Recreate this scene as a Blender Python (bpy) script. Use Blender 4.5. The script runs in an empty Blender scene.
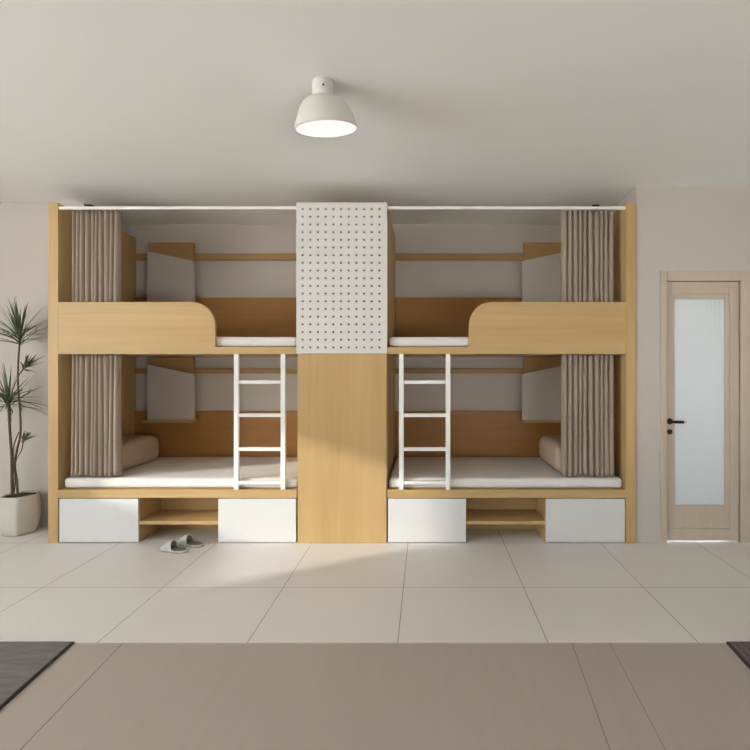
import bpy, bmesh, math, random
from mathutils import Vector, Matrix
random.seed(4)
S = bpy.context.scene
COL = S.collection
PI = math.pi

# ------------------------------------------------------------------ materials
def new_mat(name):
    m = bpy.data.materials.new(name); m.use_nodes = True
    nt = m.node_tree; b = nt.nodes['Principled BSDF']
    return m, nt, b

def plain(name, col, rough=0.6, metal=0.0, spec=0.4, var=0.03, scale=9.0, bump=0.0, bscale=200.0):
    m, nt, b = new_mat(name)
    tc = nt.nodes.new('ShaderNodeTexCoord')
    n = nt.nodes.new('ShaderNodeTexNoise'); n.inputs['Scale'].default_value = scale; n.inputs['Detail'].default_value = 4
    nt.links.new(tc.outputs['Object'], n.inputs['Vector'])
    r = nt.nodes.new('ShaderNodeValToRGB')
    r.color_ramp.elements[0].position = 0.3; r.color_ramp.elements[1].position = 0.7
    r.color_ramp.elements[0].color = tuple(max(0, c*(1-var)) for c in col)+(1,)
    r.color_ramp.elements[1].color = tuple(min(1, c*(1+var)) for c in col)+(1,)
    nt.links.new(n.outputs['Fac'], r.inputs['Fac']); nt.links.new(r.outputs['Color'], b.inputs['Base Color'])
    b.inputs['Roughness'].default_value = rough; b.inputs['Metallic'].default_value = metal
    b.inputs['Specular IOR Level'].default_value = spec
    if bump:
        n2 = nt.nodes.new('ShaderNodeTexNoise'); n2.inputs['Scale'].default_value = bscale
        nt.links.new(tc.outputs['Object'], n2.inputs['Vector'])
        bp = nt.nodes.new('ShaderNodeBump'); bp.inputs['Strength'].default_value = bump; bp.inputs['Distance'].default_value = 0.002
        nt.links.new(n2.outputs['Fac'], bp.inputs['Height']); nt.links.new(bp.outputs['Normal'], b.inputs['Normal'])
    return m

def wood(name, axis, base, amt=0.10, rough=0.45):
    """oak veneer, grain running along the given axis"""
    m, nt, b = new_mat(name)
    tc = nt.nodes.new('ShaderNodeTexCoord')
    mp = nt.nodes.new('ShaderNodeMapping')
    sc = [22.0, 22.0, 22.0]; sc['XYZ'.index(axis)] = 0.9
    mp.inputs['Scale'].default_value = sc
    nt.links.new(tc.outputs['Object'], mp.inputs['Vector'])
    n = nt.nodes.new('ShaderNodeTexNoise'); n.inputs['Scale'].default_value = 1.0; n.inputs['Detail'].default_value = 6
    n.inputs['Distortion'].default_value = 0.5
    nt.links.new(mp.outputs['Vector'], n.inputs['Vector'])
    mp2 = nt.nodes.new('ShaderNodeMapping')
    sc2 = [5.0, 5.0, 5.0]; sc2['XYZ'.index(axis)] = 0.35
    mp2.inputs['Scale'].default_value = sc2
    nt.links.new(tc.outputs['Object'], mp2.inputs['Vector'])
    n2 = nt.nodes.new('ShaderNodeTexNoise'); n2.inputs['Scale'].default_value = 1.0; n2.inputs['Detail'].default_value = 3
    nt.links.new(mp2.outputs['Vector'], n2.inputs['Vector'])
    mx = nt.nodes.new('ShaderNodeMath'); mx.operation = 'ADD'
    nt.links.new(n.outputs['Fac'], mx.inputs[0]); nt.links.new(n2.outputs['Fac'], mx.inputs[1])
    r = nt.nodes.new('ShaderNodeValToRGB')
    r.color_ramp.elements[0].position = 0.35; r.color_ramp.elements[1].position = 0.68
    d = 1-amt; u = 1+amt*0.6
    r.color_ramp.elements[0].color = (base[0]*d, base[1]*d*0.98, base[2]*d*0.92, 1)
    r.color_ramp.elements[1].color = (min(1, base[0]*u), min(1, base[1]*u), min(1, base[2]*u*1.04), 1)
    hf = nt.nodes.new('ShaderNodeMath'); hf.operation = 'MULTIPLY'; hf.inputs[1].default_value = 0.5
    nt.links.new(mx.outputs[0], hf.inputs[0]); nt.links.new(hf.outputs[0], r.inputs['Fac'])
    nt.links.new(r.outputs['Color'], b.inputs['Base Color'])
    b.inputs['Roughness'].default_value = rough; b.inputs['Specular IOR Level'].default_value = 0.3
    return m

WOODC = (0.545, 0.37, 0.162)
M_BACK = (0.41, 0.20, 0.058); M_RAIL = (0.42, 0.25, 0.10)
M = {}
M['wood_x'] = wood('oak_grain_lengthwise', 'X', WOODC)
M['wood_z'] = wood('oak_grain_upright', 'Z', WOODC)
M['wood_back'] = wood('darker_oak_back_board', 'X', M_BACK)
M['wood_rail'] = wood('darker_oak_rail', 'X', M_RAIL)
M['wall'] = plain('wall_paint', (0.56, 0.515, 0.46), 0.85, var=0.01, scale=2)
M['ceiling'] = plain('ceiling_paint', (0.88, 0.87, 0.845), 0.9, var=0.01, scale=2)
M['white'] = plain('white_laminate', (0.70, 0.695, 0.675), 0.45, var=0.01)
M['white_metal'] = plain('white_powder_coat', (0.85, 0.83, 0.79), 0.4, var=0.01)
M['peg'] = plain('pegboard_paint', (0.70, 0.68, 0.64), 0.6, var=0.01)
M['hole_shade'] = plain('painted_hole_shade', (0.05, 0.04, 0.035), 0.9)  # dark colour standing in for shade behind the peg holes
M['sheet'] = plain('white_cotton_sheet', (0.80, 0.765, 0.735), 0.9, var=0.02, scale=4, bump=0.25, bscale=14)
M['pillow'] = plain('beige_cotton', (0.50, 0.38, 0.28), 0.9, var=0.04, bump=0.2, bscale=60)
M['curtain'] = plain('taupe_linen', (0.345, 0.275, 0.215), 0.9, var=0.06, scale=60, bump=0.3, bscale=400)
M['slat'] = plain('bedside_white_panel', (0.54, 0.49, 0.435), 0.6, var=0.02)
M['pot'] = plain('ivory_ceramic', (0.60, 0.56, 0.49), 0.6, var=0.03)
M['soil'] = plain('potting_soil', (0.035, 0.025, 0.02), 1.0, var=0.4, scale=60)
M['bark'] = plain('grey_brown_bark', (0.13, 0.095, 0.075), 0.9, var=0.35, scale=60)
M['leaf'] = plain('dark_green_leaf', (0.085, 0.115, 0.05), 0.5, var=0.45, scale=14)
M['slipper'] = plain('light_grey_felt', (0.55, 0.54, 0.49), 0.95, var=0.03, bump=0.3, bscale=300)
M['sole'] = plain('dark_slipper_sole', (0.12, 0.11, 0.10), 0.8)
M['insole'] = plain('grey_slipper_lining', (0.22, 0.21, 0.18), 0.95)
M['door'] = wood('pale_bleached_oak', 'Z', (0.57, 0.485, 0.39), 0.04, 0.5)
M['black_metal'] = plain('bronze_black_metal', (0.035, 0.025, 0.02), 0.4, metal=0.6)
M['chrome'] = plain('polished_chrome', (0.8, 0.8, 0.8), 0.2, metal=1.0)
M['lamp'] = plain('lamp_white_enamel', (0.70, 0.67, 0.63), 0.5, var=0.01)

def floor_mat():
    m, nt, b = new_mat('porcelain_floor_tiles')
    L = nt.links
    g = nt.nodes.new('ShaderNodeNewGeometry'); sp = nt.nodes.new('ShaderNodeSeparateXYZ')
    L.new(g.outputs['Position'], sp.inputs[0])
    def line(sock, off, half):
        a = nt.nodes.new('ShaderNodeMath'); a.operation = 'ADD'; a.inputs[1].default_value = off
        L.new(sock, a.inputs[0])
        d = nt.nodes.new('ShaderNodeMath'); d.operation = 'DIVIDE'; d.inputs[1].default_value = 0.82
        L.new(a.outputs[0], d.inputs[0])
        f = nt.nodes.new('ShaderNodeMath'); f.operation = 'FRACT'; L.new(d.outputs[0], f.inputs[0])
        s = nt.nodes.new('ShaderNodeMath'); s.operation = 'SUBTRACT'; s.inputs[1].default_value = 0.5; L.new(f.outputs[0], s.inputs[0])
        ab = nt.nodes.new('ShaderNodeMath'); ab.operation = 'ABSOLUTE'; L.new(s.outputs[0], ab.inputs[0])
        c = nt.nodes.new('ShaderNodeMath'); c.operation = 'LESS_THAN'; c.inputs[1].default_value = half/0.82; L.new(ab.outputs[0], c.inputs[0])
        return c.outputs[0], d.outputs[0]
    lx, cx = line(sp.outputs['X'], 0.154+0.41+8.2, 0.0024)
    ly, cy = line(sp.outputs['Y'], -3.25+0.41+8.2, 0.0022)
    mxx = nt.nodes.new('ShaderNodeMath'); mxx.operation = 'MAXIMUM'; L.new(lx, mxx.inputs[0]); L.new(ly, mxx.inputs[1])
    tc = nt.nodes.new('ShaderNodeTexCoord')
    n = nt.nodes.new('ShaderNodeTexNoise'); n.inputs['Scale'].default_value = 1.3; n.inputs['Detail'].default_value = 5
    L.new(tc.outputs['Object'], n.inputs['Vector'])
    r = nt.nodes.new('ShaderNodeValToRGB')
    r.color_ramp.elements[0].position = 0.3; r.color_ramp.elements[1].position = 0.7
    r.color_ramp.elements[0].color = (0.78, 0.75, 0.71, 1); r.color_ramp.elements[1].color = (0.82, 0.79, 0.755, 1)
    L.new(n.outputs['Fac'], r.inputs['Fac'])
    mix = nt.nodes.new('ShaderNodeMix'); mix.data_type = 'RGBA'
    L.new(mxx.outputs[0], mix.inputs['Factor']); L.new(r.outputs['Color'], mix.inputs['A'])
    mix.inputs['B'].default_value = (0.30, 0.27, 0.24, 1)
    L.new(mix.outputs['Result'], b.inputs['Base Color'])
    b.inputs['Roughness'].default_value = 0.42; b.inputs['Specular IOR Level'].default_value = 0.35
    return m
M['floor'] = floor_mat()

def front_floor_mat():
    m, nt, b = new_mat('taupe_floor_slabs')
    L = nt.links
    g = nt.nodes.new('ShaderNodeNewGeometry'); sp = nt.nodes.new('ShaderNodeSeparateXYZ')
    L.new(g.outputs['Position'], sp.inputs[0])
    last = None
    # seams x = a + b*y
    for (x1, y1, x2, y2, hw) in ((-1.651, 2.59, -1.594, 1.87, 0.0022), (0.793, 2.577, 0.7226, 1.87, 0.0016), (0.985, 2.40, 0.94, 1.87, 0.0012), (1.66, 2.4, 1.6, 1.87, 0.001)):
        bb = (x2-x1)/(y2-y1); a = x1-bb*y1
        q = nt.nodes.new('ShaderNodeMath'); q.operation = 'MULTIPLY_ADD'; q.inputs[1].default_value = -bb; q.inputs[2].default_value = -a
        L.new(sp.outputs['Y'], q.inputs[0])
        s = nt.nodes.new('ShaderNodeMath'); s.operation = 'ADD'; L.new(sp.outputs['X'], s.inputs[0]); L.new(q.outputs[0], s.inputs[1])
        ab = nt.nodes.new('ShaderNodeMath'); ab.operation = 'ABSOLUTE'; L.new(s.outputs[0], ab.inputs[0])
        c = nt.nodes.new('ShaderNodeMath'); c.operation = 'LESS_THAN'; c.inputs[1].default_value = hw; L.new(ab.outputs[0], c.inputs[0])
        if last is None: last = c.outputs[0]
        else:
            k = nt.nodes.new('ShaderNodeMath'); k.operation = 'MAXIMUM'; L.new(last, k.inputs[0]); L.new(c.outputs[0], k.inputs[1]); last = k.outputs[0]
    tc = nt.nodes.new('ShaderNodeTexCoord'); mp = nt.nodes.new('ShaderNodeMapping'); mp.inputs['Scale'].default_value = (9, 0.7, 1)
    L.new(tc.outputs['Object'], mp.inputs['Vector'])
    n = nt.nodes.new('ShaderNodeTexNoise'); n.inputs['Scale'].default_value = 2.0; n.inputs['Detail'].default_value = 6
    L.new(mp.outputs['Vector'], n.inputs['Vector'])
    r = nt.nodes.new('ShaderNodeValToRGB')
    r.color_ramp.elements[0].position = 0.25; r.color_ramp.elements[1].position = 0.75
    r.color_ramp.elements[0].color = (0.46, 0.405, 0.35, 1); r.color_ramp.elements[1].color = (0.485, 0.43, 0.38, 1)
    L.new(n.outputs['Fac'], r.inputs['Fac'])
    mix = nt.nodes.new('ShaderNodeMix'); mix.data_type = 'RGBA'
    L.new(last, mix.inputs['Factor']); L.new(r.outputs['Color'], mix.inputs['A']); mix.inputs['B'].default_value = (0.16, 0.13, 0.11, 1)
    L.new(mix.outputs['Result'], b.inputs['Base Color'])
    b.inputs['Roughness'].default_value = 0.5; b.inputs['Specular IOR Level'].default_value = 0.3
    return m
M['floor_front'] = front_floor_mat()

def weave(name, c1, c2, scale, rough=0.85):
    m, nt, b = new_mat(name); L = nt.links
    tc = nt.nodes.new('ShaderNodeTexCoord')
    mp = nt.nodes.new('ShaderNodeMapping'); mp.inputs['Scale'].default_value = scale
    L.new(tc.outputs['Object'], mp.inputs['Vector'])
    n = nt.nodes.new('ShaderNodeTexNoise'); n.inputs['Scale'].default_value = 1; n.inputs['Detail'].default_value = 5
    L.new(mp.outputs['Vector'], n.inputs['Vector'])
    r = nt.nodes.new('ShaderNodeValToRGB'); r.color_ramp.elements[0].position = 0.35; r.color_ramp.elements[1].position = 0.65
    r.color_ramp.elements[0].color = c1+(1,); r.color_ramp.elements[1].color = c2+(1,)
    L.new(n.outputs['Fac'], r.inputs['Fac']); L.new(r.outputs['Color'], b.inputs['Base Color'])
    b.inputs['Roughness'].default_value = rough; b.inputs['Specular IOR Level'].default_value = 0.2
    return m
M['rug_grey'] = weave('grey_flat_weave', (0.17, 0.162, 0.15), (0.225, 0.215, 0.20), (6, 30, 10))
M['rug_brown'] = weave('brown_ribbed_weave', (0.09, 0.07, 0.065), (0.20, 0.165, 0.155), (90, 4, 10))
M['rug_edge'] = plain('dark_brown_binding', (0.05, 0.035, 0.028), 0.9)

def emit(name, col, strength):
    m, nt, b = new_mat(name)
    b.inputs['Base Color'].default_value = tuple(c*.3 for c in col)+(1,)
    b.inputs['Emission Color'].default_value = col+(1,); b.inputs['Emission Strength'].default_value = strength
    return m
M['diffuser'] = emit('lit_lamp_diffuser', (1.0, 0.955, 0.885), 0.64)

def frosted():
    m, nt, b = new_mat('frosted_door_glass'); L = nt.links
    b.inputs['Base Color'].default_value = (0.60, 0.61, 0.60, 1); b.inputs['Roughness'].default_value = 0.35
    tr = nt.nodes.new('ShaderNodeBsdfTranslucent')
    # darker upright lines near the upper right corner, fading downward
    g = nt.nodes.new('ShaderNodeNewGeometry'); sp = nt.nodes.new('ShaderNodeSeparateXYZ'); L.new(g.outputs['Position'], sp.inputs[0])
    cur = None
    for x, hw, st in ((2.415, .006, .5), (2.455, .005, .6), (2.49, .006, .8), (2.532, .007, .9)):
        s = nt.nodes.new('ShaderNodeMath'); s.operation = 'SUBTRACT'; s.inputs[1].default_value = x; L.new(sp.outputs['X'], s.inputs[0])
        ab = nt.nodes.new('ShaderNodeMath'); ab.operation = 'ABSOLUTE'; L.new(s.outputs[0], ab.inputs[0])
        mr = nt.nodes.new('ShaderNodeMapRange'); mr.inputs['From Min'].default_value = 0; mr.inputs['From Max'].default_value = hw
        mr.inputs['To Min'].default_value = st; mr.inputs['To Max'].default_value = 0; L.new(ab.outputs[0], mr.inputs['Value'])
        if cur is None: cur = mr.outputs[0]
        else:
            k = nt.nodes.new('ShaderNodeMath'); k.operation = 'MAXIMUM'; L.new(cur, k.inputs[0]); L.new(mr.outputs[0], k.inputs[1]); cur = k.outputs[0]
    zr = nt.nodes.new('ShaderNodeMapRange'); zr.inputs['From Min'].default_value = 1.72; zr.inputs['From Max'].default_value = 2.1
    L.new(sp.outputs['Z'], zr.inputs['Value'])
    mm = nt.nodes.new('ShaderNodeMath'); mm.operation = 'MULTIPLY'; L.new(cur, mm.inputs[0]); L.new(zr.outputs[0], mm.inputs[1])
    cm = nt.nodes.new('ShaderNodeMix'); cm.data_type = 'RGBA'; L.new(mm.outputs[0], cm.inputs['Factor'])
    cm.inputs['A'].default_value = (0.50, 0.52, 0.52, 1); cm.inputs['B'].default_value = (0.25, 0.29, 0.30, 1)
    L.new(cm.outputs['Result'], tr.inputs['Color'])
    mix = nt.nodes.new('ShaderNodeMixShader'); mix.inputs[0].default_value = GLASS_MIX
    out = nt.nodes['Material Output']
    L.new(b.outputs[0], mix.inputs[1]); L.new(tr.outputs[0], mix.inputs[2]); L.new(mix.outputs[0], out.inputs['Surface'])
    return m
GLASS_MIX = 0.42
M['glass'] = frosted()

def pane():
    m = bpy.data.materials.new('fill_window_glass'); m.use_nodes = True; nt = m.node_tree
    t = nt.nodes.new('ShaderNodeBsdfTranslucent'); t.inputs['Color'].default_value = (.95, .96, .96, 1)
    nt.links.new(t.outputs[0], nt.nodes['Material Output'].inputs['Surface'])
    return m
M['pane'] = pane()
M['bounce_warm'] = plain('warm_bounce_paint', (0.68, 0.60, 0.51), 0.85, var=0.01, scale=2)  # tint of the unseen walls, added to bounce warm light
# ------------------------------------------------------------------ mesh helpers
def link(name, me, mat, parent=None, smooth=False):
    o = bpy.data.objects.new(name, me); COL.objects.link(o)
    if mat is not None: me.materials.append(M[mat] if isinstance(mat, str) else mat)
    if smooth:
        for p in me.polygons: p.use_smooth = True
    if parent:
        o.parent = parent
        o.matrix_parent_inverse = Matrix.Identity(4)
    return o

def obj(name, bm, mat, parent=None, smooth=False):
    """bm is in world coordinates; move it into the parent's frame"""
    bmesh.ops.recalc_face_normals(bm, faces=bm.faces)
    if parent:
        inv = world_of(parent).inverted()
        bmesh.ops.transform(bm, matrix=inv, verts=bm.verts)
    me = bpy.data.meshes.new(name); bm.to_mesh(me); bm.free()
    return link(name, me, mat, parent, smooth)

def world_of(o):
    m = o.matrix_basis.copy()
    while o.parent:
        o = o.parent; m = o.matrix_basis @ m
    return m

def box(bm, x0, x1, y0, y1, z0, z1, bev=0.0):
    x0, x1 = min(x0, x1), max(x0, x1)
    t = bmesh.new()
    bmesh.ops.create_cube(t, size=1.0)
    for v in t.verts:
        v.co = Vector((x0+(v.co.x+.5)*(x1-x0), y0+(v.co.y+.5)*(y1-y0), z0+(v.co.z+.5)*(z1-z0)))
    if bev:
        bmesh.ops.bevel(t, geom=list(t.edges), offset=bev, segments=2, affect='EDGES', profile=0.5)
    merge(bm, t)
    return bm

def merge(bm, t):
    me = bpy.data.meshes.new('tmp'); t.to_mesh(me); t.free(); bm.from_mesh(me); bpy.data.meshes.remove(me)

def B(*a, bev=0.002):
    bm = bmesh.new(); return box(bm, *a, bev=bev)

def lathe(bm, prof, cx, cy, n=48, cap0=True, cap1=True):
    rings = []
    for r, z in prof:
        rings.append([bm.verts.new((cx+r*math.cos(2*PI*i/n), cy+r*math.sin(2*PI*i/n), z)) for i in range(n)])
    for a, b in zip(rings, rings[1:]):
        for i in range(n): bm.faces.new((a[i], a[(i+1) % n], b[(i+1) % n], b[i]))
    if cap0: bm.faces.new(rings[0])
    if cap1: bm.faces.new(rings[-1])
    return bm

def tube(bm, pts, rads, n=10):
    pts = [Vector(p) for p in pts]; rings = []
    for i, p in enumerate(pts):
        t = (pts[min(i+1, len(pts)-1)]-pts[max(i-1, 0)]).normalized()
        a = t.cross(Vector((0, 1, 0.01))).normalized(); b = t.cross(a).normalized()
        rings.append([bm.verts.new(p+(a*math.cos(2*PI*k/n)+b*math.sin(2*PI*k/n))*rads[i]) for k in range(n)])
    for a, b in zip(rings, rings[1:]):
        for k in range(n): bm.faces.new((a[k], a[(k+1) % n], b[(k+1) % n], b[k]))
    bm.faces.new(rings[0]); bm.faces.new(rings[-1])
    return bm

def prism_xz(bm, pts, y0, y1):
    f = [bm.verts.new((x, y0, z)) for x, z in pts]; k = [bm.verts.new((x, y1, z)) for x, z in pts]
    bm.faces.new(f); bm.faces.new(k)
    for i in range(len(pts)):
        j = (i+1) % len(pts); bm.faces.new((f[i], f[j], k[j], k[i]))
    return bm

def thing(name, label, cat, loc=(0, 0, 0), group=None):
    o = bpy.data.objects.new(name, None); COL.objects.link(o); o.location = loc; o.empty_display_size = 0.1
    o['label'] = label; o['category'] = cat
    if group: o['group'] = group
    return o
def tag(o, label, cat, group=None):
    o['label'] = label; o['category'] = cat
    if group: o['group'] = group
    return o
def struct(o): o['kind'] = 'structure'; return o

# ------------------------------------------------------------------ measures
YF, YB = 4.07, 5.17          # front and back plane of the built-in beds
AX = -0.718                  # mirror axis of the bed wall
CEIL = 3.055
XL, XR, YN = -6.5, 4.6, -2.6
def mir(x, m): return 2*AX-x if m else x

# ------------------------------------------------------------------ room shell
bm = bmesh.new(); box(bm, XL-.2, XR+.2, 2.595, 5.6, -0.12, 0)
struct(obj('floor', bm, 'floor'))
bm = bmesh.new(); box(bm, XL-.2, XR+.2, YN-.2, 2.595, -0.12, 0)
struct(obj('floor_front', bm, 'floor_front'))
bm = bmesh.new(); box(bm, XL-.2, XR+.2, YN-.2, 5.4, CEIL, CEIL+.15)
struct(obj('ceiling', bm, 'ceiling'))
bm = bmesh.new(); box(bm, -3.40, 1.95, YB+.005, YB+.2, 0, CEIL); struct(obj('wall_back', bm, 'wall'))
bm = bmesh.new(); box(bm, XL-.2, -3.236, 4.506, YB+.2, 0, CEIL); struct(obj('wall_back_left', bm, 'wall'))
# wall with the door
DX0, DX1, DZ = 2.058, 2.690, 2.240
WY = 4.085
bm = bmesh.new()
box(bm, 1.802, DX0, WY, WY+.2, 0, CEIL)
box(bm, DX1, XR+.2, WY, WY+.2, 0, CEIL)
box(bm, DX0, DX1, WY, WY+.2, DZ, CEIL)
box(bm, 1.802, 1.95, WY+.2, YB+.2, 0, CEIL)
struct(obj('wall_back_right', bm, 'wall'))
bm = bmesh.new(); box(bm, XR, XR+.2, YN, 4.3, 0, CEIL); struct(obj('wall_right', bm, 'bounce_warm'))

def wall_open(name, axis, at0, at1, lo, hi, a0, a1, z0, z1):
    bm = bmesh.new()
    def bx(u0, u1, w0, w1):
        if axis == 'Y': box(bm, at0, at1, u0, u1, w0, w1)
        else: box(bm, u0, u1, at0, at1, w0, w1)
    bx(lo, a0, 0, CEIL); bx(a1, hi, 0, CEIL); bx(a0, a1, 0, z0); bx(a0, a1, z1, CEIL)
    return struct(obj(name, bm, 'wall'))
W1 = (0.71, 2.65, 1.557, 2.667)      # the sunny window in the left wall (y0,y1,z0,z1)
W3 = (-2.5, 0.57, 0.10, 2.90)      # unseen frosted bay, added as soft side light
W2 = (0.6, 4.4, 0.10, 0.85)       # unseen low window behind the camera, added to brighten the right side
bm = bmesh.new()
for u0, u1, w0, w1 in ((YN, W3[0], 0, CEIL), (W3[0], W3[1], 0, W3[2]), (W3[0], W3[1], W3[3], CEIL), (W3[1], W1[0], 0, CEIL), (W1[1], 4.7, 0, CEIL),
                       (W1[0], W1[1], 0, 1.557), (W1[0], W1[1], 2.667, CEIL)):
    box(bm, XL-.2 if u1-u0 > .3 and w1-w0 > .2 else XL-.12, XL, u0, u1, w0, w1)
struct(obj('wall_left', bm, 'wall'))
bm = bmesh.new(); box(bm, XL, -5.42, 2.78, 2.93, 0, CEIL); struct(obj('light_blocker', bm, 'wall'))  # unseen blocker, added to keep window light off the left back wall
bm = bmesh.new()
for a in ((XL-.2, W2[0], 0, CEIL), (W2[1], XR+.2, 0, CEIL), (W2[0], W2[1], 0, W2[2]), (W2[0], W2[1], W2[3], CEIL)): box(bm, a[0], a[1], YN-.2, YN, a[2], a[3])
struct(obj('wall_front', bm, 'bounce_warm'))
def win_frame(name, axis, at0, at1, a0, a1, z0, z1, w=0.05):
    bm = bmesh.new()
    for (u0, u1, w0, w1) in ((a0-w, a0, z0-w, z1+w), (a1, a1+w, z0-w, z1+w), (a0, a1, z0-w, z0), (a0, a1, z1, z1+w)):
        if axis == 'Y': box(bm, at0, at1, u0, u1, w0, w1)
        else: box(bm, u0, u1, at0, at1, w0, w1)
    return struct(obj(name, bm, 'white'))
win_frame('window_1', 'Y', XL, XL+.03, *W1, w=.04)
win_frame('fill_window_front', 'X', YN, YN+.03, *W2)
for nm, W in (('fill_window_left', W3),):
    wf = win_frame(nm, 'Y', XL, XL+.03, *W, w=.04)
    obj('fill_pane', B(XL-.06, XL-.05, W[0], W[1], 1.20, W[3], bev=0), 'pane', wf)
    obj('fill_transom', B(XL-.08, XL-.03, W[0], W[1], 1.15, 1.20), 'white', wf)

# ------------------------------------------------------------------ door with frosted glass
d = bpy.data.objects.new('door_1', None); COL.objects.link(d); d.location = (2.37, WY, 0); struct(d)
bm = bmesh.new()
fz = 2.323
box(bm, 2.007, DX0, WY-.018, WY+.10, 0, fz, bev=.003)
box(bm, DX1, 2.772, WY-.018, WY+.10, 0, fz, bev=.003)
box(bm, DX0, DX1, WY-.018, WY+.10, DZ, fz, bev=.003)
obj('door_frame', bm, 'door', d)
ly = WY+.004
GX0, GX1, GZ0, GZ1 = 2.141, 2.573, .316, 2.09
IX0, IX1, IZ0, IZ1 = 2.104, 2.607, .114, 2.136
def ring(bm, ox0, ox1, oz0, oz1, ix0, ix1, iz0, iz1, y0, y1, bev=.002):
    box(bm, ox0, ix0, y0, y1, oz0, oz1, bev=bev); box(bm, ix1, ox1, y0, y1, oz0, oz1, bev=bev)
    box(bm, ix0, ix1, y0, y1, oz0, iz0, bev=bev); box(bm, ix0, ix1, y0, y1, iz1, oz1, bev=bev)
bm = bmesh.new()
ring(bm, DX0+.003, DX1-.003, .012, DZ-.003, IX0, IX1, IZ0, IZ1, ly, ly+.04)
ring(bm, IX0, IX1, IZ0, IZ1, GX0, GX1, GZ0, GZ1, ly+.008, ly+.034)
obj('door_leaf', bm, 'door', d)
obj('glass_pane', B(GX0, GX1, ly+.016, ly+.024, GZ0, GZ1, bev=0), 'glass', d)
def disc_y(bm, cx, cz, r, y0, y1, n=24):
    pts = [(cx+r*math.cos(2*PI*i/n), cz+r*math.sin(2*PI*i/n)) for i in range(n)]
    return prism_xz(bm, pts, y0, y1)
bm = bmesh.new(); disc_y(bm, 2.090, 1.038, .026, ly-.010, ly)
h = obj('door_handle', bm, 'black_metal', d)
bm = bmesh.new(); tube(bm, [(2.090, ly-.008, 1.038), (2.090, ly-.045, 1.038), (2.10, ly-.050, 1.038), (2.183, ly-.050, 1.036)], [.011, .011, .013, .013], 12)
obj('lever', bm, 'black_metal', h)
bm = bmesh.new(); tube(bm, [(2.184, ly-.050, 1.036), (2.203, ly-.050, 1.036)], [.013, .013], 12)
obj('lever_tip', bm, 'chrome', h)
bm = bmesh.new(); disc_y(bm, 2.091, .948, .022, ly-.008, ly); disc_y(bm, 2.091, .948, .006, ly-.012, ly-.006)
obj('keyhole_plate', bm, 'black_metal', d)

# ------------------------------------------------------------------ bunk beds
PX0, PX1 = -3.230, -3.145     # outer side panel
CX = -1.106                   # column side
def bunk(m, side):
    x = lambda v: mir(v, m)
    t = thing('bunk_bed', 'oak double-deck bunk bed with white drawer fronts, %s of the pegboard column' % side, 'bunk bed', (x(-2.17), 4.6, 0), 'built-in bunk beds')
    def part(name, a, mat, bev=.002, parent=None):
        return obj(name, B(x(a[0]), x(a[1]), *a[2:], bev=bev), mat, parent or t)
    part('side_panel', (PX0, PX1, YF, YB, 0, 2.906), 'wood_z')
    part('lower_deck', (PX1, CX, YF, YB-.035, .385, .453), 'wood_x')
    part('upper_deck', (PX1, CX, YF+.03, YB-.035, 1.615, 1.675), 'wood_x')
    # guard board running into a thin front strip, with one rounded corner
    r = .20; gx = -1.803; pts = [(PX1, 1.615), (CX, 1.615), (CX, 1.675), (gx, 1.675)]
    for k in range(13):
        a = (PI/2)*k/12
        pts.append((gx-r+r*math.cos(a), 2.06-r+r*math.sin(a)))
    pts.append((PX1, 2.06))
    bm = bmesh.new(); prism_xz(bm, [(x(p[0]), p[1]) for p in pts], YF, YF+.03)
    bmesh.ops.bevel(bm, geom=[e for e in bm.edges if abs(e.verts[0].co.y-e.verts[1].co.y) < 1e-6 and e.verts[0].co.y < YF+.001], offset=.002, segments=2, affect='EDGES')
    obj('guard_board', bm, 'wood_x', t)
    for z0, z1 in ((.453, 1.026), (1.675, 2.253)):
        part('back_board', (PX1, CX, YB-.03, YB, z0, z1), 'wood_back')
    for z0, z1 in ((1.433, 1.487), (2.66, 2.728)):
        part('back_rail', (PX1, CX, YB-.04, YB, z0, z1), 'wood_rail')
    for a, b_ in ((-3.138, -2.462), (-1.778, -1.112)):
        dr = part('drawer', (a, b_, YF+.004, YF+.022, .006, .377), 'white')
        bm = bmesh.new()
        xa, xb = a+.02, b_-.02
        if b_ < -2: xb = b_-.03
        else: xa = a+.03
        ring_y = (YF+.022, YF+.45)
        box(bm, x(xa), x(xa+.012), *ring_y, .03, .34); box(bm, x(xb-.012), x(xb), *ring_y, .03, .34)
        box(bm, x(xa), x(xb), ring_y[1]-.012, ring_y[1], .03, .34); box(bm, x(xa), x(xb), *ring_y, .03, .042)
        obj('drawer_box', bm, 'white', dr)
    part('partition', (-2.478, -2.460, YF+.022, YF+.36, 0, .385), 'wood_x')
    part('partition', (-1.780, -1.762, YF+.022, YF+.36, 0, .385), 'wood_x')
    part('shelf', (-2.460, -1.780, YF+.006, YF+.345, .155, .184), 'wood_x')
    part('shelf_back', (-2.460, -1.780, YF+.345, YF+.36, 0, .385), 'wood_x')
    return t
bunk(False, 'left'); bunk(True, 'right')

# ------------------------------------------------------------------ central column
t = thing('column_cabinet', 'tall oak column between the bunks with a white pegboard on its upper half', 'cabinet', (AX, 4.6, 0))
cx0, cx1 = -1.103, -.333
obj('front_panel', B(cx0+.006, cx1-.006, YF, YF+.02, 0, 1.617), 'wood_z', t)
obj('side_panel', B(cx0, cx0+.02, YF+.02, YB, 0, 2.906), 'wood_z', t)
obj('side_panel', B(cx1-.02, cx1, YF+.02, YB, 0, 2.906), 'wood_z', t)
obj('top_panel', B(cx0+.02, cx1-.02, YF+.02, YB, 2.886, 2.906), 'wood_x', t)
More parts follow.
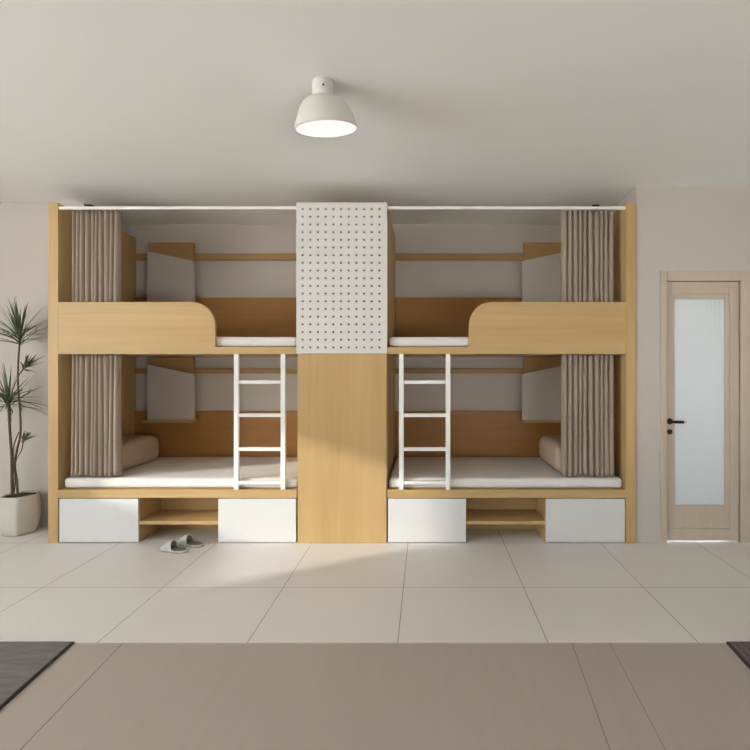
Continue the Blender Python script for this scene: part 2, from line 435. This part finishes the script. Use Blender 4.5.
# pegboard with 11 x 19 real holes
def pegboard():
    px0, px1, pz0, pz1 = cx0-.002, cx1+.002, 1.619, 2.906
    pitch = .0655; nx, nz = 11, 19
    gx0 = px0+.0535-pitch/2; gz1 = pz1-.056+pitch/2
    yf, yb = YF-.012, YF+.006
    bm = bmesh.new(); n = 12; rad = .0088
    xs = [gx0+pitch*i for i in range(nx+1)]; zs = [gz1-pitch*j for j in range(nz+1)]
    def q(x0, x1, z0, z1, y):
        vs = [bm.verts.new(p) for p in ((x0, y, z0), (x1, y, z0), (x1, y, z1), (x0, y, z1))]; bm.faces.new(vs)
    for y in (yf, yb):
        for i in range(nx):
            for j in range(nz):
                a0, a1, b0, b1 = xs[i], xs[i+1], zs[j+1], zs[j]
                c = ((a0+a1)/2, (b0+b1)/2); h = pitch/2
                o_, i_ = [], []
                for k in range(n):
                    an = 2*PI*k/n+PI/4; ca, sa = math.cos(an), math.sin(an)
                    s = h/max(abs(ca), abs(sa))
                    o_.append(bm.verts.new((c[0]+ca*s, y, c[1]+sa*s))); i_.append(bm.verts.new((c[0]+ca*rad, y, c[1]+sa*rad)))
                for k in range(n):
                    l = (k+1) % n; f = bm.faces.new((o_[k], o_[l], i_[l], i_[k]))
                if y == yf:
                    bk = [bm.verts.new((v.co.x, yb, v.co.z)) for v in i_]
                    for k in range(n):
                        l = (k+1) % n; bm.faces.new((i_[k], i_[l], bk[l], bk[k]))
        q(px0, px1, zs[0], pz1, y); q(px0, px1, pz0, zs[-1], y)
        q(px0, xs[0], zs[-1], zs[0], y); q(xs[-1], px1, zs[-1], zs[0], y)
    for (xa, xb) in ((px0, px0), (px1, px1)):
        vs = [bm.verts.new(p) for p in ((xa, yf, pz0), (xa, yb, pz0), (xa, yb, pz1), (xa, yf, pz1))]; bm.faces.new(vs)
    for z in (pz0, pz1):
        vs = [bm.verts.new(p) for p in ((px0, yf, z), (px1, yf, z), (px1, yb, z), (px0, yb, z))]; bm.faces.new(vs)
    bmesh.ops.remove_doubles(bm, verts=bm.verts, dist=1e-5)
    return bm
pg = obj('pegboard', pegboard(), 'peg', t)
pg['label'] = 'off-white pegboard with rows of small round holes'
obj('hole_shade_sheet', B(cx0+.02, cx1-.02, YF+.05, YF+.06, 1.62, 2.886, bev=0), 'hole_shade', t)  # added dark sheet, painted as the unlit hollow of the column

# ------------------------------------------------------------------ mattresses, pillows, bedside panels, rods, curtains, ladders
def soft_box(x0, x1, y0, y1, z0, z1, r, puff=0.0, seed=0, nx=24, ny=16, nz=4, sag=0.0):
    rnd = random.Random(seed)
    ph = [rnd.uniform(0, 6.28) for _ in range(6)]
    bm = bmesh.new()
    x0, x1 = min(x0, x1), max(x0, x1)
    c = Vector(((x0+x1)/2, (y0+y1)/2, (z0+z1)/2)); hs = Vector(((x1-x0)/2, (y1-y0)/2, (z1-z0)/2))
    r = min(r, hs.z*.98)
    N = (nx, ny, nz); grid = {}
    def vert(i, j, k):
        key = (i, j, k)
        if key in grid: return grid[key]
        p = Vector(((2*i/nx-1), (2*j/ny-1), (2*k/nz-1)))
        def rs(t, h):  # more vertices near the edges
            return h*math.copysign(1-(1-abs(t))**1.6, t)
        q = Vector((rs(p.x, hs.x), rs(p.y, hs.y), rs(p.z, hs.z)))
        inner = Vector((max(-hs.x+r, min(hs.x-r, q.x)), max(-hs.y+r, min(hs.y-r, q.y)), max(-hs.z+r, min(hs.z-r, q.z))))
        dlt = q-inner
        if dlt.length > 1e-6: q = inner+dlt.normalized()*min(r, max(dlt.length, r*.999))
        if q.z > 0:
            w = (1-min(1, abs(q.x/hs.x))**4)*(1-min(1, abs(q.y/hs.y))**4)
            q.z += puff*w*(.6+.4*math.sin(5*q.x+ph[0])*math.cos(6*q.y+ph[1])+.25*math.sin(13*q.x+9*q.y+ph[2]))
        q.y += .25*puff*math.sin(9*q.x+ph[3])*(1 if abs(q.y) > hs.y*.9 else 0)
        v = bm.verts.new(c+q); grid[key] = v; return v
    for ax in range(3):
        u, w = [a for a in range(3) if a != ax]
        for s in (0, N[ax]):
            for a in range(N[u]):
                for b_ in range(N[w]):
                    ids = []
                    for da, db in ((0, 0), (1, 0), (1, 1), (0, 1)):
                        k = [0, 0, 0]; k[ax] = s; k[u] = a+da; k[w] = b_+db; ids.append(vert(*k))
                    bm.faces.new(ids)
    return bm

def curtain_mesh(x0, x1, yc, z0, z1, amp, folds, seed, flare=0.0):
    rnd = random.Random(seed)
    x0, x1 = min(x0, x1), max(x0, x1)
    n = folds*14; m = 26; bm = bmesh.new()
    knots = [0]
    for i in range(folds): knots.append(knots[-1]+rnd.uniform(.65, 1.35))
    T = knots[-1]; knots = [k/T for k in knots]
    amps = [rnd.uniform(.7, 1.0) for _ in range(folds)]
    drift = [rnd.uniform(-1, 1) for _ in range(folds)]
    fr, bk = [], []
    th = .0022
    rows = []
    for j in range(m+1):
        v = j/m; z = z1+(z0-z1)*v
        pts = []
        for i in range(n+1):
            f = i/n*folds; k = min(int(f), folds-1); u = f-k
            xx = knots[k]+(knots[k+1]-knots[k])*u
            # each pleat an omega-like fold that leans a little lower down
            y = math.cos(2*PI*u)*(amp*(.8+.2*v))*(amps[k] if u not in (0, 1) else 1)
            xo = math.sin(2*PI*u)*(-.0055-.003*v) + .004*drift[k]*math.sin(PI*u)*math.sin(2.2*v+k)
            X = x0+(x1-x0)*xx+xo
            X = (x0+x1)/2+(X-(x0+x1)/2)*(1+flare*v*v)
            pts.append(Vector((X, yc+y+.004*math.sin(3*v+k*1.7), z+(.006*math.cos(2*PI*u+k) if j == m else 0))))
        rows.append(pts)
    def nrm(p, i):
        a = p[min(i+1, n)]-p[max(i-1, 0)]
        return Vector((a.y, -a.x, 0)).normalized()
    for pts in rows:
        fr.append([bm.verts.new(p+nrm(pts, i)*th) for i, p in enumerate(pts)])
        bk.append([bm.verts.new(p-nrm(pts, i)*th) for i, p in enumerate(pts)])
    for j in range(m):
        for i in range(n):
            bm.faces.new((fr[j][i], fr[j][i+1], fr[j+1][i+1], fr[j+1][i])); bm.faces.new((bk[j][i], bk[j+1][i], bk[j+1][i+1], bk[j][i+1]))
        for i in (0, n): bm.faces.new((fr[j][i], fr[j+1][i], bk[j+1][i], bk[j][i]))
    for j in (0, m):
        for i in range(n): bm.faces.new((fr[j][i], fr[j][i+1], bk[j][i+1], bk[j][i]))
    return bm

for m, side in ((False, 'left'), (True, 'right')):
    x = lambda v: mir(v, m)
    # mattresses
    lo = obj('mattress', soft_box(x(-3.135), x(-1.113), 4.112, 5.125, .455, .542, .028, .005, 3+m, 40, 22, 6), 'sheet', None, True)
    tag(lo, 'white-sheeted mattress on the lower deck of the %s bunk bed' % side, 'mattress', 'bunk mattresses')
    up = obj('mattress', soft_box(x(-3.135), x(-1.113), 4.112, 5.125, 1.677, 1.765, .035, .005, 8+m, 40, 22, 6), 'sheet', None, True)
    tag(up, 'white-sheeted mattress on the upper deck of the %s bunk bed' % side, 'mattress', 'bunk mattresses')
    # pillow
    a, b_ = (-3.125, -2.735) if not m else (1.155, 1.60)
    p = obj('pillow', soft_box(a, b_, 4.20, 4.94, .548, .805, .085, .012, 20+m, 18, 26, 10), 'pillow', None, True)
    tag(p, 'plump beige bolster pillow at the %s end of the lower %s bunk, behind the curtain' % (side, side), 'pillow', 'bolster pillows')
    # bedside panels on the back wall
    for lev, dz in (('lower', 0.0), ('upper', 1.195)):
        w = thing('wall_organizer', 'white slant-topped bedside organizer on an oak board, in the %s %s bunk' % (lev, side), 'wall organizer', (x(-2.7), 5.10, .93+dz), 'bedside wall organizers')
        ztop = 1.607 if lev == 'lower' else 2.835
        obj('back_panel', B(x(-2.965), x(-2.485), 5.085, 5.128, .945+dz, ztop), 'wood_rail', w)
        bm = bmesh.new()
        prism_xz(bm, [(x(-2.946), .943+dz), (x(-2.452), .943+dz), (x(-2.452), 1.428+dz), (x(-2.946), 1.532+dz)], 5.03, 5.046)
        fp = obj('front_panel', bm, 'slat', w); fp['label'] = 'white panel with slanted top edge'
        bm = bmesh.new()
        xa = -2.475
        prism_xz(bm, [(x(-2.945), .945+dz), (x(-2.93), .945+dz), (x(-2.93), 1.51+dz), (x(-2.945), 1.515+dz)], 5.046, 5.085)
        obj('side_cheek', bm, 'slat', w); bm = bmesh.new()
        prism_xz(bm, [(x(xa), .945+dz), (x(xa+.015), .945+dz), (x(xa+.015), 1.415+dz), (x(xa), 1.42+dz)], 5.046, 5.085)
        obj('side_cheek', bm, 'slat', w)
        obj('bottom_shelf', B(x(-2.955), x(-2.455), 4.965, 5.128, .925+dz, .943+dz), 'wood_x', w)
    # rod along the top
    r0, r1 = PX1-.0, CX-.0
    rod = thing('curtain_rod', 'slim white curtain rail along the top of the %s bunk bed' % side, 'curtain rail', (x(-2.1), 4.085, 2.867), 'curtain rails')
    obj('rail', B(x(r0+.001), x(r1-.0005), 4.074, 4.096, 2.855, 2.879, bev=.003), 'white_metal', rod)
    # bracket
    obj('bracket', B(x(-2.92), x(-2.86), 4.07, 4.13, 2.879, 2.893, bev=.001), 'black_metal', rod)
    # curtains
    cxl, cxr = (-3.085, -2.672) if not m else (1.190, 1.640)
    for lev, z0, z1, sd in (('upper', 1.80, 2.872, 31), ('lower', .556, 1.612, 31)):
        cu = obj('curtain', curtain_mesh(cxl, cxr, 4.160 if lev == 'upper' else 4.156, z0, z1, .030, 10, sd+2*m, .02 if lev == 'lower' else 0), 'curtain', None, True)
        where = 'hanging from the rail of the upper' if lev == 'upper' else 'drawn aside over the mattress of the lower'
        tag(cu, 'pleated taupe linen curtain %s %s bunk' % (where, side), 'curtain', 'bunk curtains')
    # ladder
    ld = thing('ladder', 'white metal four-rung ladder at the front of the %s lower bunk' % side, 'ladder', (x(-1.42), 4.09, .453), 'bunk ladders')
    for xa in (-1.645, -1.245):
        obj('rail', B(x(xa), x(xa+.040), 4.074, 4.108, .453, 1.615, bev=.003), 'white_metal', ld)
    for z in (1.359, 1.075, .785, .498):
        obj('rung', B(x(-1.605), x(-1.245), 4.074, 4.108, z, z+.030, bev=.003), 'white_metal', ld)

# ------------------------------------------------------------------ ceiling lamp
LX, LY = -.560, 2.60
t = thing('ceiling_lamp', 'white bell-shaped ceiling spotlight, lit, tilted toward the bunks', 'lamp', (LX, LY, CEIL))
bm = bmesh.new(); lathe(bm, [(.058, CEIL), (.060, CEIL-.004), (.060, 2.968), (.056, 2.964)], LX, LY, 48)
cn = obj('canopy', bm, 'lamp', t, False)
for p in cn.data.polygons: p.use_smooth = abs(p.normal.z) < .5
bm = bmesh.new(); disc_y(bm, LX+.012, 3.01, .005, LY-.063, LY-.056)
obj('screw', bm, 'black_metal', t)
piv = Vector((LX, LY, 2.968)); rot = Matrix.Translation(piv) @ Matrix.Rotation(math.radians(11.5), 4, 'X') @ Matrix.Rotation(math.radians(-4), 4, 'Y') @ Matrix.Translation(-piv)
bm = bmesh.new()
prof = [(.0, 2.972), (.058, 2.974), (.096, 2.966), (.120, 2.945), (.139, 2.912), (.156, 2.872), (.169, 2.835), (.172, 2.812), (.166, 2.812), (.162, 2.835), (.153, 2.875), (.13, 2.91), (.06, 2.94)]
lathe(bm, prof[1:], LX, LY, 64, cap0=True, cap1=True)
bmesh.ops.transform(bm, matrix=rot, verts=bm.verts)
obj('lamp_shade', bm, 'lamp', t, True)
bm = bmesh.new(); lathe(bm, [(.1645, 2.820), (.1645, 2.815)], LX, LY, 64)
bmesh.ops.transform(bm, matrix=rot, verts=bm.verts)
obj('diffuser', bm, 'diffuser', t)

# ------------------------------------------------------------------ plant
PXc, PYc = -3.685, 4.325
t = thing('potted_dracaena', 'tall potted dracaena in an ivory faceted planter on the floor left of the bunks', 'plant', (PXc, PYc, 0))
def hexring(R, z, n=60, k=.30):
    pts = []
    for i in range(n):
        a = 2*PI*i/n
        s = (a+PI/6) % (PI/3)-PI/6+0
        hexr = math.cos(PI/6)/math.cos(((a) % (PI/3))-PI/6)
        rr = R*((1-k)*hexr+k*.94)
        pts.append((PXc+rr*math.cos(a), PYc+rr*math.sin(a), z))
    return pts
bm = bmesh.new(); rings = []
for R, z in ((.118, 0), (.133, .012), (.146, .05), (.158, .11), (.161, .17), (.158, .24), (.150, .31), (.144, .345), (.140, .350), (.134, .346), (.134, .31)):
    rings.append([bm.verts.new(p) for p in hexring(R, z)])
for a, b_ in zip(rings, rings[1:]):
    for i in range(60): bm.faces.new((a[i], a[(i+1) % 60], b_[(i+1) % 60], b_[i]))
bm.faces.new(rings[0]); bm.faces.new(rings[-1])
obj('planter', bm, 'pot', t, True)
bm = bmesh.new(); rings = [[bm.verts.new(p) for p in hexring(.132, z)] for z in (.312, .334)]
for i in range(60): bm.faces.new((rings[0][i], rings[0][(i+1) % 60], rings[1][(i+1) % 60], rings[1][i]))
bm.faces.new(rings[0]); bm.faces.new(rings[1])
obj('soil', bm, 'soil', t)
def P(px, py, y): return Vector(((px-426)*y/476.2, y, 1.504-(py-367)*y/476.2))   # where a point of the plant stands, at depth y
def smooth_path(pts, n=6):
    out = []
    for i in range(len(pts)-1):
        p0 = pts[max(i-1, 0)]; p1 = pts[i]; p2 = pts[i+1]; p3 = pts[min(i+2, len(pts)-1)]
        for k in range(n):
            s = k/n
            out.append(.5*((2*p1)+(p2-p0)*s+(2*p0-5*p1+4*p2-p3)*s*s+(3*p1-p0-3*p2+p3)*s**3))
    out.append(pts[-1]); return out
def stem(pts, r0, r1):
    q = smooth_path(pts); bm = bmesh.new()
    tube(bm, q, [r0+(r1-r0)*i/(len(q)-1) for i in range(len(q))], 8)
    return obj('stem', bm, 'bark', t, True)
sa = [P(12.6, 501, 4.31), P(12, 478, 4.31), P(11.5, 455, 4.31), P(9.5, 425, 4.31), P(8.2, 401, 4.32)]
sb = [P(17.8, 501, 4.34), P(17, 482, 4.34), P(14.8, 464, 4.34), P(17.5, 448, 4.34), P(20.5, 433, 4.34), P(20, 410, 4.33), P(18, 385, 4.33), P(18.3, 362, 4.33), P(20, 338, 4.33)]
sc = [P(14.5, 466, 4.34), P(17, 458, 4.31), P(21.5, 450, 4.29), P(23.3, 441, 4.28)]
sd = [P(18.1, 376, 4.33), P(21, 372, 4.30), P(24.5, 368, 4.28)]
se = [P(12.6, 500, 4.35), P(15.2, 480, 4.36), P(13.4, 462, 4.37), P(14, 445, 4.36), P(19, 432, 4.345)]
stem(sa, .013, .009); stem(sb, .009, .007); stem(sc, .005, .004); stem(sd, .006, .004); stem(se, .007, .004)
def crown(c, axis, n, Ln, spread, seed, w=.0068):
    rnd = random.Random(seed); bm = bmesh.new()
    axis = axis.normalized(); a = axis.cross(Vector((0, 1, .1))).normalized(); b_ = axis.cross(a).normalized()
    for i in range(n):
        el = rnd.random()**.8*spread; az = rnd.uniform(0, 2*PI)
        dr = (axis*math.cos(el)+(a*math.cos(az)+b_*math.sin(az))*math.sin(el)).normalized()
        L_ = Ln*rnd.uniform(.65, 1.08)*(1-.15*el/spread)
        side = dr.cross(Vector((0, 0, 1)))
        if side.length < .1: side = Vector((1, 0, 0))
        side = (side.normalized()+Vector((rnd.uniform(-.5, .5), rnd.uniform(-.5, .5), rnd.uniform(-.5, .5)))).normalized()
        st = c+axis*rnd.uniform(-.05, .03)*Ln/.33
        prev = None; seg = 7
        for k in range(seg+1):
            s = k/seg
            p = st+dr*L_*s+Vector((0, 0, -1))*L_*s*s*(.10+.22*el/1.6)
            p.y = min(p.y, 4.495)
            ww = w*(.45+1.6*s*(1-s)*1.3)*(1-s**3)+.0006
            up = side.cross(dr).normalized()*ww*.35
            cur = [bm.verts.new(p-side*ww), bm.verts.new(p-up), bm.verts.new(p+side*ww), bm.verts.new(p+up*.2)]
            if prev:
                for q in range(4): bm.faces.new((prev[q], prev[(q+1) % 4], cur[(q+1) % 4], cur[q]))
            else: bm.faces.new(cur)
            prev = cur
        bm.faces.new(prev)
    obj('leaf_crown', bm, 'leaf', t, True)
crown(sb[-1], Vector((.0, -.15, 1)), 66, .43, 1.35, 5)
crown(sa[-1], Vector((.05, -.15, 1)), 66, .42, 1.85, 6)
crown(sd[-1], Vector((.85, -.2, .75)), 34, .21, .75, 7, .006)
crown(sc[-1], Vector((.75, -.2, .75)), 26, .16, .8, 8, .005)

# ------------------------------------------------------------------ slippers
def slipper(toe, heel, label):
    toe = Vector(toe); heel = Vector(heel); ax = (heel-toe); Ln = ax.length; u = ax.normalized(); v = Vector((-u.y, u.x, 0))
    t = thing('slipper', label, 'slipper', tuple((toe+heel)/2), 'pair of slippers')
    def wd(s):   # half width along the slipper
        return .051*math.sqrt(max(0, 1-((s-.30)/.31)**2)) if s < .30 else (.051-.010*math.sin(PI*min(1, (s-.30)/.45))) if s < .75 else (.041)*math.sqrt(max(0, 1-((s-.74)/.262)**2))
    def prism(z0, z1, k):
        bm = bmesh.new(); out = []
        N = 26
        ss = [i/N for i in range(N+1)]
        for s in ss: out.append((s, wd(s)*k))
        for s in reversed(ss): out.append((s, -wd(s)*k))
        lo_ = []; hi_ = []
        for s, w in out:
            s2 = .5+(s-.5)*k
            p = toe+u*Ln*s2+v*w
            lo_.append(bm.verts.new((p.x, p.y, z0))); hi_.append(bm.verts.new((p.x, p.y, z1)))
        bm.faces.new(lo_); bm.faces.new(hi_)
        for i in range(len(out)):
            j = (i+1) % len(out); bm.faces.new((lo_[i], lo_[j], hi_[j], hi_[i]))
        bmesh.ops.remove_doubles(bm, verts=bm.verts, dist=1e-5)
        return bm
    obj('sole', prism(0, .006, 1.0), 'sole', t)
    obj('footbed', prism(.006, .018, 1.0), 'slipper', t)
    # vamp: arched shell from toe to mid foot
    bm = bmesh.new(); th = .004; R1 = []; R2 = []
    N, K = 14, 16
    for i in range(N+1):
        s = .03+.50*i/N; w = max(.004, wd(s))*1.02; hgt = .014+.060*math.sin(PI/2*min(1, (i/N)*1.05))
        a1, a2 = [], []
        for k in range(K+1):
            an = PI*k/K
            lean = .03*math.sin(an) if i == N else .03*math.sin(an)*i/N
            p = toe+u*(Ln*s-lean*0.6)+v*w*math.cos(an)
            a1.append(bm.verts.new((p.x, p.y, .010+hgt*math.sin(an)**.8)))
            p = toe+u*(Ln*s-lean*0.6)+v*(w-th)*math.cos(an)
            a2.append(bm.verts.new((p.x, p.y, .010+(hgt-th)*math.sin(an)**.8)))
        R1.append(a1); R2.append(a2)
    for R in (R1, R2):
        for a, b_ in zip(R, R[1:]):
            for k in range(K): bm.faces.new((a[k], a[k+1], b_[k+1], b_[k]))
    for k in range(K): bm.faces.new((R1[-1][k], R1[-1][k+1], R2[-1][k+1], R2[-1][k]))
    for k in range(K): bm.faces.new((R1[0][k], R1[0][k+1], R2[0][k+1], R2[0][k]))
    obj('upper', bm, 'slipper', t, True)
    lin = prism(.018, .020, .9); obj('insole', lin, 'insole', t)
slipper((-2.185, 3.935, 0), (-1.94, 3.865, 0), 'light grey open-back slipper lying nearer the room, left one of the pair')
slipper((-2.13, 4.075, 0), (-1.87, 3.985, 0), 'light grey open-back slipper lying nearer the bed cubby, right one of the pair')

# ------------------------------------------------------------------ rugs in the foreground
def rug(name, pts, mat, label, h=.010):
    cx = sum(p[0] for p in pts)/4; cy = sum(p[1] for p in pts)/4
    t = thing(name, label, 'rug', (cx, cy, 0))
    def pr(pts, z0, z1):
        bm = bmesh.new(); a = [bm.verts.new((p[0], p[1], z0)) for p in pts]; b_ = [bm.verts.new((p[0], p[1], z1)) for p in pts]
        bm.faces.new(a); bm.faces.new(b_)
        for i in range(4): j = (i+1) % 4; bm.faces.new((a[i], a[j], b_[j], b_[i]))
        return bm
    obj('binding', pr(pts, 0, h), 'rug_edge', t)
    k = .012
    ins = [(p[0]+math.copysign(k, cx-p[0]), p[1]+math.copysign(k*.3, cy-p[1])) for p in pts]
    obj('pile', pr(ins, h, h+.002), mat, t)
rug('floor_rug', [(-3.9, 2.592), (-1.915, 2.592), (-1.845, 2.07), (-1.745, 1.1), (-3.9, 1.1)][:2]+[(-1.770, 1.1), (-3.9, 1.1)], 'rug_grey', 'flat dark grey rug with brown edge at the lower left')
rug('floor_rug', [(1.635, 2.592), (3.9, 2.592), (3.9, 1.1), (1.47, 1.1)], 'rug_brown', 'dark brown ribbed rug at the lower right')

# ------------------------------------------------------------------ light
w = bpy.data.worlds.new('daylight'); S.world = w; w.use_nodes = True
bg = w.node_tree.nodes['Background']; nt = w.node_tree
tc = nt.nodes.new('ShaderNodeTexCoord'); sp = nt.nodes.new('ShaderNodeSeparateXYZ'); nt.links.new(tc.outputs['Generated'], sp.inputs[0])
cr = nt.nodes.new('ShaderNodeValToRGB'); ad = nt.nodes.new('ShaderNodeMath'); ad.operation = 'MULTIPLY_ADD'; ad.inputs[1].default_value = .5; ad.inputs[2].default_value = .5
nt.links.new(sp.outputs['Z'], ad.inputs[0]); nt.links.new(ad.outputs[0], cr.inputs['Fac'])
cr.color_ramp.elements[0].position = .44; cr.color_ramp.elements[0].color = (.985, .99, .99, 1)      # added glow below the horizon, lifts light onto the ceiling
cr.color_ramp.elements[1].position = .5; cr.color_ramp.elements[1].color = (.36, .41, .47, 1)        # hazy sky
nt.links.new(cr.outputs['Color'], bg.inputs['Color'])
bg.inputs['Color'].default_value = (1.0, 1.0, 1.0, 1); bg.inputs['Strength'].default_value = 9.0
def portal(name, loc, rot, sx, sy):
    l = bpy.data.lights.new(name, 'AREA'); l.shape = 'RECTANGLE'; l.size = sx; l.size_y = sy
    l.cycles.is_portal = True
    o = bpy.data.objects.new(name, l); COL.objects.link(o); o.location = loc; o.rotation_euler = rot
portal('window_portal', (XL-.19, (W1[0]+W1[1])/2, (W1[2]+W1[3])/2), (0, math.radians(-90), 0), W1[3]-W1[2], W1[1]-W1[0])
portal('window_portal', ((W2[0]+W2[1])/2, YN-.19, (W2[2]+W2[3])/2), (math.radians(90), 0, 0), W2[1]-W2[0], W2[3]-W2[2])
sl = bpy.data.lights.new('sun', 'SUN'); sl.energy = 2.3; sl.angle = math.radians(1.6); sl.color = (1.0, .955, .90)
so = bpy.data.objects.new('sun', sl); COL.objects.link(so)
so.rotation_euler = Vector((1, .5, -.318)).to_track_quat('-Z', 'Y').to_euler()

# ------------------------------------------------------------------ camera
cd = bpy.data.cameras.new('camera'); cam = bpy.data.objects.new('camera', cd); COL.objects.link(cam)
cam.location = (0, 0, 1.504); cam.rotation_euler = (math.radians(90), 0, 0)
cd.sensor_width = 36; cd.lens = 476.2*36/750
cd.shift_x = -(426-375)/750; cd.shift_y = (367-375)/750
cd.clip_start = .05
S.camera = cam
S.view_settings.view_transform = 'Standard'; S.view_settings.look = 'None'; S.view_settings.gamma = 1
S.view_settings.use_curve_mapping = False
S.view_settings.exposure = 0.58
